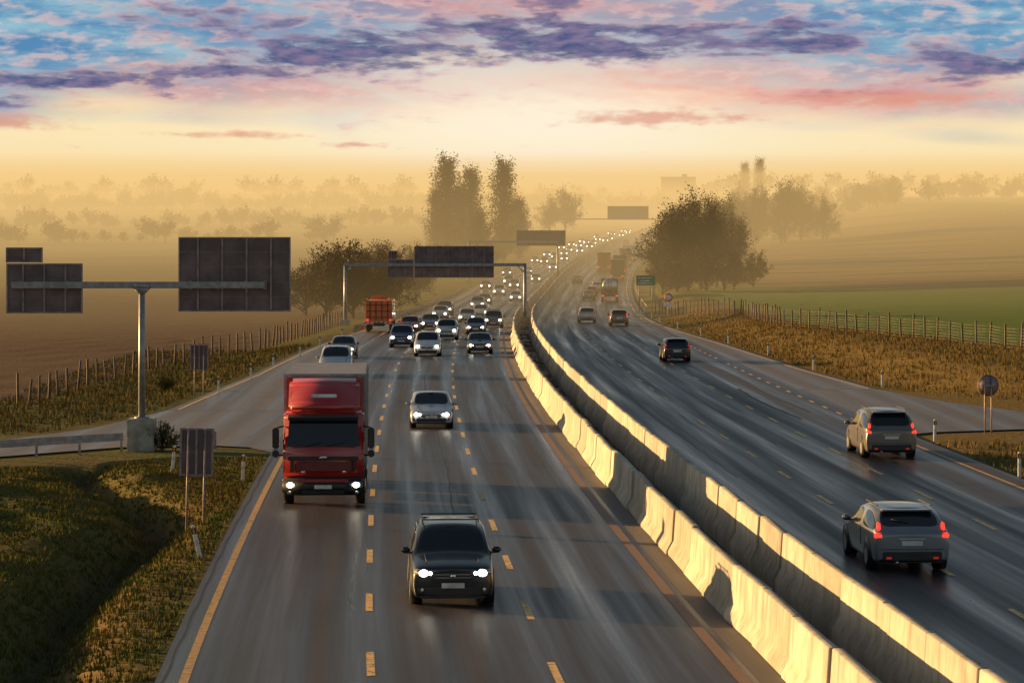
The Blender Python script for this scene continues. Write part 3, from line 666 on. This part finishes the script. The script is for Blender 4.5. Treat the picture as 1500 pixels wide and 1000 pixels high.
grass('grass',3500,(.75,1.6),(40,300),lambda d,y:vn(d,y,.6,51)>-.1,(.05,.22),[(.05,.06,.02),(.15,.11,.05)])
# ------------------------------------------------------------------ trees
def tri_cloud(P,size,n,r):
    k=len(P); a=r.normal(size=(k,3)); a/=np.linalg.norm(a,axis=1)[:,None]; b_=r.normal(size=(k,3)); b_-=(b_*a).sum(1)[:,None]*a; b_/=np.linalg.norm(b_,axis=1)[:,None]
    s=size*r.uniform(.5,1.3,k)[:,None]; return np.stack([P+a*s,P-a*s*.5+b_*s*.5,P-a*s*.5-b_*s*.6],1).reshape(-1,3)
def tree_data(kind,H,seed,nleaf,leaf,c1,c2):
    r=np.random.default_rng(seed); V=[];T=[];n=0;segs=[]
    if kind=='poplar':
        segs.append(((0,0,0),(0,0,H*.95),H*.018,.03)); tips=[]
        for i in range(120):
            h=H*(.05+.84*(i/120)); a=r.uniform(0,6.28); L=H*.25*(1-(h/H)**2*.70)*r.uniform(.55,1.15); rr=L*.60
            p1=(math.cos(a)*rr,math.sin(a)*rr,h+L*.85); segs.append(((0,0,h),p1,.09,.02)); tips.append((np.array((0,0,h)),np.array(p1),H*.026))
    else:
        wide=.42 if kind=='broad' else .55; t0=H*(.2 if kind=='broad' else .05)
        segs.append(((0,0,0),(0,0,H*.45),H*.025,H*.012)); tips=[]
        nb=24 if kind=='broad' else 26
        for i in range(nb):
            a=r.uniform(0,6.28); el=r.uniform(.15,1.35); h=t0+(H*.25)*r.uniform(0,1); L=(H-h)*r.uniform(.65,1.0)
            dirv=np.array((math.cos(a)*math.cos(el)*wide*1.5,math.sin(a)*math.cos(el)*wide*1.5,math.sin(el)*.95+.1)); p1=np.array((0,0,h))+dirv*L
            segs.append(((0,0,h),tuple(p1),H*.009,.02))
            for j in range(5):
                t=r.uniform(.3,.95); q=np.array((0,0,h))*(1-t)+p1*t; e=q+r.normal(size=3)*H*.09+np.array((0,0,H*.05)); segs.append((tuple(q),tuple(e),H*.004,.01)); tips.append((q,e,H*.032))
            tips.append((np.array((0,0,h))*.4+p1*.6,p1,H*.032))
    for p0,p1,r0,r1 in segs:
        p0=np.array(p0);p1=np.array(p1); d=p1-p0; d/=np.linalg.norm(d); u=np.cross(d,(0.3,.9,.1)); u/=np.linalg.norm(u); v=np.cross(d,u)
        ring=[(math.cos(k*2.094)*u+math.sin(k*2.094)*v) for k in range(3)]
        for k in range(3):
            a,b_=ring[k],ring[(k+1)%3]; q=[p0+a*r0,p0+b_*r0,p1+b_*r1,p1+a*r1]; V+= [q[0],q[1],q[2],q[0],q[2],q[3]]
    nt_=len(V); V=np.array(V); T=np.repeat(np.array([[.04,.03,.024]]),nt_,0)
    per=nleaf//len(tips)
    P=[];C=[]
    for q,e,s in tips:
        t=r.uniform(0,1,(per,1)); p=q*(1-t)+e*t+r.normal(size=(per,3))*s; P.append(p); f=r.uniform(0,1)*.7+r.uniform(0,.3,(per,1)); C.append(np.array(c1)*(1-f)+np.array(c2)*f)
    P=np.concatenate(P); C=np.concatenate(C); k=P[:,2]>.1; P=P[k];C=C[k]
    LV=tri_cloud(P,leaf,3,r); return np.concatenate([V,LV]),np.concatenate([T,np.repeat(C,3,0)])
ca,cb=(.030,.026,.012),(.10,.065,.024)
def tmesh(*a):
    V,T=tree_data(*a); return npmesh('tree',V,np.arange(len(V)).reshape(-1,3),[M['leaf']],tone=T)
pop=[tmesh('poplar',25,i,11000,.26,ca,cb) for i in range(2)]
bro=[tmesh('broad',14,10+i,8000,.20,ca,cb) for i in range(3)]
bus=[tmesh('bush',8,20+i,7000,.14,(.045,.032,.018),(.12,.07,.035)) for i in range(3)]
def put(me,name,X_,Y_,s=1,sz=None):
    o=obj(name,me,(X_,Y_,float(tz(X_-xm(Y_),Y_))-.2),random.uniform(0,6.28)); o.scale=(s,s,sz or s)
put(pop[0],'poplar_tree',-14.9,620,1.15,1.0); put(pop[1],'poplar_tree',-9.4,625,1.0,.90); put(pop[0],'poplar_tree',-2.0,620,1.08,.97); put(pop[1],'poplar_tree',-17.6,640,.9,.7); put(pop[1],'poplar_tree',1.6,640,.8,.6); put(pop[0],'poplar_tree',-12.2,632,.9,.72)
put(bro[0],'tree',17.5,900,1.35); put(bro[1],'tree',12,880,1.0)
for X_,Y_,s in[(-22.5,330,1.15),(-19,326,1.2),(-16.2,332,1.1),(-25.5,338,.9),(-21,350,1.25),(-16.5,352,1.05),(-17,375,1.1),(-15,395,.9),(-20,400,1.2),(-23,345,1.1),(-18,342,1.15)]: put(bus[int(abs(X_*7))%3],'bare_bush',X_,Y_,s)
for k in range(20):
    Y_=410+k*20; put(random.choice(bro+bus),'tree',x_(Y_,-15-random.uniform(0,9)),Y_,random.uniform(.6,.95))
for X_,Y_,s in[(25,415,.95),(29,420,1.0),(24,430,.88),(32.5,432,.85),(28,440,1.05),(37,450,.8)]: put(bro[int(X_)%3],'tree',X_,Y_,s)
for X_,Y_,s in[(22.5,408,.75),(34,418,.75),(24.5,404,.8),(29,407,.8),(26.5,411,.95),(32,412,.85),(38,430,.8)]: put(bus[int(X_)%3],'bare_bush',X_,Y_,s)
for k in range(24):
    Y_=455+k*21; put(random.choice(bro+bus),'tree',x_(Y_,18+random.uniform(0,12)+k*.8),Y_,random.uniform(.7,1.0)*(1+k*.012))
for X_,Y_,s in[(66,780,1.0),(72,800,1.2),(79,790,1.3),(86,810,1.15),(92,800,.9),(60,760,.9)]: put(random.choice(bro),'tree',X_,Y_,s)
for X_,Y_,s in[(63,770,1.4),(70,785,1.5),(77,780,1.5),(84,795,1.5),(90,790,1.3)]: put(random.choice(bus),'bare_bush',X_,Y_,s)
put(pop[0],'poplar_tree',128,1500,1.2,1.3); put(pop[1],'poplar_tree',136,1500,1.2,1.35)
def small_bush(X_,Y_,s,seed):
    V,T=tree_data('bush',1.8,seed,2500,.055,(.04,.06,.015),(.14,.13,.04)); me=npmesh('bush',V,np.arange(len(V)).reshape(-1,3),[M['leaf']],tone=T); put(me,'bush',X_,Y_,s)
small_bush(-13.8,107.6,.8,61); small_bush(-19,150,.7,65)
def tree_row(name,pts,H,nleaf,leaf,kind='broad'):
    Vs=[];Ts=[]; lib=[tree_data('broad',10,70+i,nleaf,leaf*10/H,ca,cb) for i in range(4)]+[tree_data('bush',8,80+i,nleaf,leaf*10/H,ca,cb) for i in range(3)]
    for (X_,Y_) in pts:
        V,T=random.choice(lib); s=H/10*random.uniform(.5,1.2); a=random.uniform(0,6.28); c,sn=math.cos(a),math.sin(a)
        V2=V*s*np.array([1.25,1.25,1]); V2=np.stack([V2[:,0]*c-V2[:,1]*sn,V2[:,0]*sn+V2[:,1]*c,V2[:,2]],-1)+np.array([X_,Y_,float(tz(X_-xm(Y_),Y_))-.3]); Vs.append(V2);Ts.append(T)
    V=np.concatenate(Vs);T=np.concatenate(Ts); obj(name,npmesh(name,V,np.arange(len(V)).reshape(-1,3),[M['leaf']],tone=T))
def line(x0,x1,y0,y1,n,jx=3,jy=12): return [(x0+(x1-x0)*(i+random.random())/n+random.gauss(0,jx),y0+(y1-y0)*i/n+random.gauss(0,jy)) for i in range(n)]
tree_row('tree_row',line(-185,-60,860,930,34),8,500,.4)
tree_row('tree_row',line(-260,-30,1150,1250,80),9,380,.5)
tree_row('tree_row',line(-420,-60,1750,1850,130,5,30),14,320,.8)
tree_row('tree_row',line(-80,150,1950,2050,80,5,30),15,320,.8)
tree_row('tree_row',line(120,380,1450,1550,110,5,30),11,350,.7)
tree_row('tree_row',line(75,180,1000,1300,44,8,30),14,380,.7)
tree_row('tree_row',line(-700,700,2700,2750,170,8,60),22,160,1.4)
# distant building
b=B([M['concrete']]); gz=float(tz(158-xm(2600),2600))
b.box((0,0,15),(33,14,30),M['concrete'],.2); b.box((0,0,30.4),(34,15,.8),M['signback']); b.box((6,0,32),(5,5,3),M['concrete'])
for fl_ in range(9):
    for k in range(10): b.box((-13.5+3*k,-7.03,3.2+3.1*fl_),(1.6,.1,1.5),M['glass'])
b.box((0,-7.03,1.2),(2,.1,2.4),M['black'])
obj('apartment_block',b.mesh('block'),(158,2600,gz-5))
# litter
b=B([M['white']])
for (X_,Y_) in((-9.55,54.5),(-9.4,55.3),(-9.7,54.0),(-10.5,73),(-10.2,76)): 
    d_=X_-float(xm(Y_)); b.ball((X_,Y_,float(tz(d_,Y_))+.05),(.12,.08,.05),M['white'],7); b.box((X_+.2,Y_,float(tz(d_,Y_))+.08),(.16,.12,.05),M['white'],.02,rot=Matrix.Rotation(.5,4,'X'))
obj('litter',b.mesh('litter'))
# ------------------------------------------------------------------ haze volume (valley fog layer)
fog,nt,bs=newmat('valley_haze'); nt.nodes.remove(bs); out=nt.nodes['Material Output']
DENS=.00128; HC=lin(243,200,130)
va=nt.nodes.new('ShaderNodeVolumeAbsorption'); va.inputs['Color'].default_value=(0,0,0,1); va.inputs['Density'].default_value=DENS
em=nt.nodes.new('ShaderNodeEmission'); em.inputs['Color'].default_value=(*HC,1); em.inputs['Strength'].default_value=DENS*1.02  # haze glows by emission, standing in for sunlight scattered in the volume
ad=nt.nodes.new('ShaderNodeAddShader'); nt.links.new(va.outputs[0],ad.inputs[0]); nt.links.new(em.outputs[0],ad.inputs[1]); nt.links.new(ad.outputs[0],out.inputs['Volume'])
fog.cycles.homogeneous_volume=True
b=B([fog]); b.prof_x([(160,-30),(160,-8),(440,22),(800,30),(1500,42),(3000,52),(6500,60),(6500,-30)],-3500,3500,fog); obj('haze',b.mesh('haze'))
# ------------------------------------------------------------------ world
world=bpy.data.worlds.new("World"); scene.world=world; world.use_nodes=True; nt=world.node_tree; nt.nodes.clear()
SUN_AZ=-63; SUN_EL=7.6
sky=nt.nodes.new('ShaderNodeTexSky'); sky.sky_type='NISHITA'; sky.sun_disc=False; sky.sun_elevation=R(SUN_EL); sky.sun_rotation=R(SUN_AZ%360); sky.dust_density=2; sky.air_density=1.2
tc=nt.nodes.new('ShaderNodeTexCoord'); sp=nt.nodes.new('ShaderNodeSeparateXYZ'); nt.links.new(tc.outputs['Generated'],sp.inputs[0])
dx,dy,dz=(E(nt,sp.outputs[i]) for i in range(3))
A=dx._m('ARCTAN2',dy)*57.2958; EL=dz._m('ARCSINE')*57.2958
def blob(a,e,sa,se,w): 
    p=(A-a)*(1/sa); q=(EL-e)*(1/se); return ((p*p+q*q)*-1.0).exp()*w
n3=noise2(nt,A*.12,EL*.8+7.0,1.5,1,.5)
n1=noise2(nt,A*.20+n3*.3,EL*.9,1.6,5,.58); n2=noise2(nt,A*.42+EL*.3+n3*.8,EL*1.8+3.0,2.0,5,.56)
n4=noise2(nt,A*.9-EL*.4,EL*2.6+11.0,2.6,3,.5)
blobs=[(-8.9,3.25,3.2,.36,1.1),(-4.3,3.7,2.4,.62,1.0),(-6.8,4.5,3.0,.45,.85),(-.7,4.1,2.4,.55,1.05),(2.9,4.05,3.0,.5,1.15),(5.8,4.15,2.0,.46,1.15),(.7,5.0,5.0,.35,.7),(9.8,3.6,2.2,.42,1.2),(-10.6,2.7,1.8,.25,.8),(7.2,3.0,2.4,.25,.55)]
dens=None
for q in blobs: dens=blob(*q) if dens is None else dens+blob(*q)
dens=dens.clamp()
cl=(dens*.95+n1*1.15+(n2-.5)*1.7+(n4-.5)*.5-.98).ss(-.05,.85)
thin=blob(3.0,2.45,1.9,.17,1.05)+blob(-6,2.1,1.8,.10,.8)+blob(-3.3,1.9,.8,.07,.7)+blob(-10.3,2.35,1.2,.18,.95)+blob(7.6,2.85,2.6,.22,1.0)
thin=(thin*.8+(n2+n4)*.8-.98).ss(0,.65)
pinkz=(blob(7.4,2.9,3.4,.45,1)+blob(.5,4.9,4,.5,.9)+blob(-5,3.05,3.6,.45,.8)+blob(3.5,3.3,2.8,.45,.7)).clamp()
base=mixc(nt,EL.ss(.6,2.2),lin(248,212,144),lin(252,230,182))
wob=EL+(n3-.5)*2.2
blue=mixc(nt,n1.ss(.35,.7),lin(82,138,182),lin(146,190,208))
glow=blob(.6,2.6,5.0,1.4,1.0)
base=mixc(nt,(wob.ss(2.0,3.3)-glow*.55).clamp(),base,blue)
base=mixc(nt,glow*.85,base,lin(255,244,222))
base=mixc(nt,(pinkz*n2*1.7).clamp()*.75,base,lin(242,158,136))
wisp=((n2*.5+n4*.5).ss(.44,.66)*wob.ss(2,3)); base=mixc(nt,wisp*.5,base,lin(244,212,200))
edge=mixc(nt,n3.ss(.35,.65),lin(222,158,152),lin(180,158,184))
core=mixc(nt,(n2*.5+n4*.6).ss(.40,.74),lin(54,70,122),lin(126,114,150))
cloud=mixc(nt,cl.ss(.15,.85),edge,core)
col_=mixc(nt,(cl*1.05).clamp()*.95,base,cloud); col_=mixc(nt,thin*.65,col_,lin(218,136,118))
bg1=nt.nodes.new('ShaderNodeBackground'); nt.links.new(sky.outputs[0],bg1.inputs[0]); bg1.inputs[1].default_value=.12
bg2=nt.nodes.new('ShaderNodeBackground'); nt.links.new(col_.so,bg2.inputs[0]); bg2.inputs[1].default_value=1.0
ms=nt.nodes.new('ShaderNodeMixShader'); nt.links.new(EL.ss(6,12).so,ms.inputs[0]); nt.links.new(bg2.outputs[0],ms.inputs[1]); nt.links.new(bg1.outputs[0],ms.inputs[2])
wo=nt.nodes.new('ShaderNodeOutputWorld'); nt.links.new(ms.outputs[0],wo.inputs[0])
world.cycles.sampling_method='MANUAL'; world.cycles.sample_map_resolution=512
# sun
sd=bpy.data.lights.new('sun','SUN'); sd.energy=12; sd.angle=R(.6); sd.color=(1,.60,.22); so=bpy.data.objects.new('sun',sd); link(so)
S_=Vector((math.sin(R(SUN_AZ))*math.cos(R(SUN_EL)),math.cos(R(SUN_AZ))*math.cos(R(SUN_EL)),math.sin(R(SUN_EL))))
so.rotation_euler=S_.to_track_quat('Z','Y').to_euler(); so.location=S_*200
# camera
cd=bpy.data.cameras.new('camera'); cam=bpy.data.objects.new('camera',cd); link(cam); cam.location=(0,0,8.4); cam.rotation_euler=(R(90),0,0)
cd.sensor_width=36; cd.lens=96; cd.shift_y=-155/1500; cd.clip_start=.5; cd.clip_end=20000; scene.camera=cam
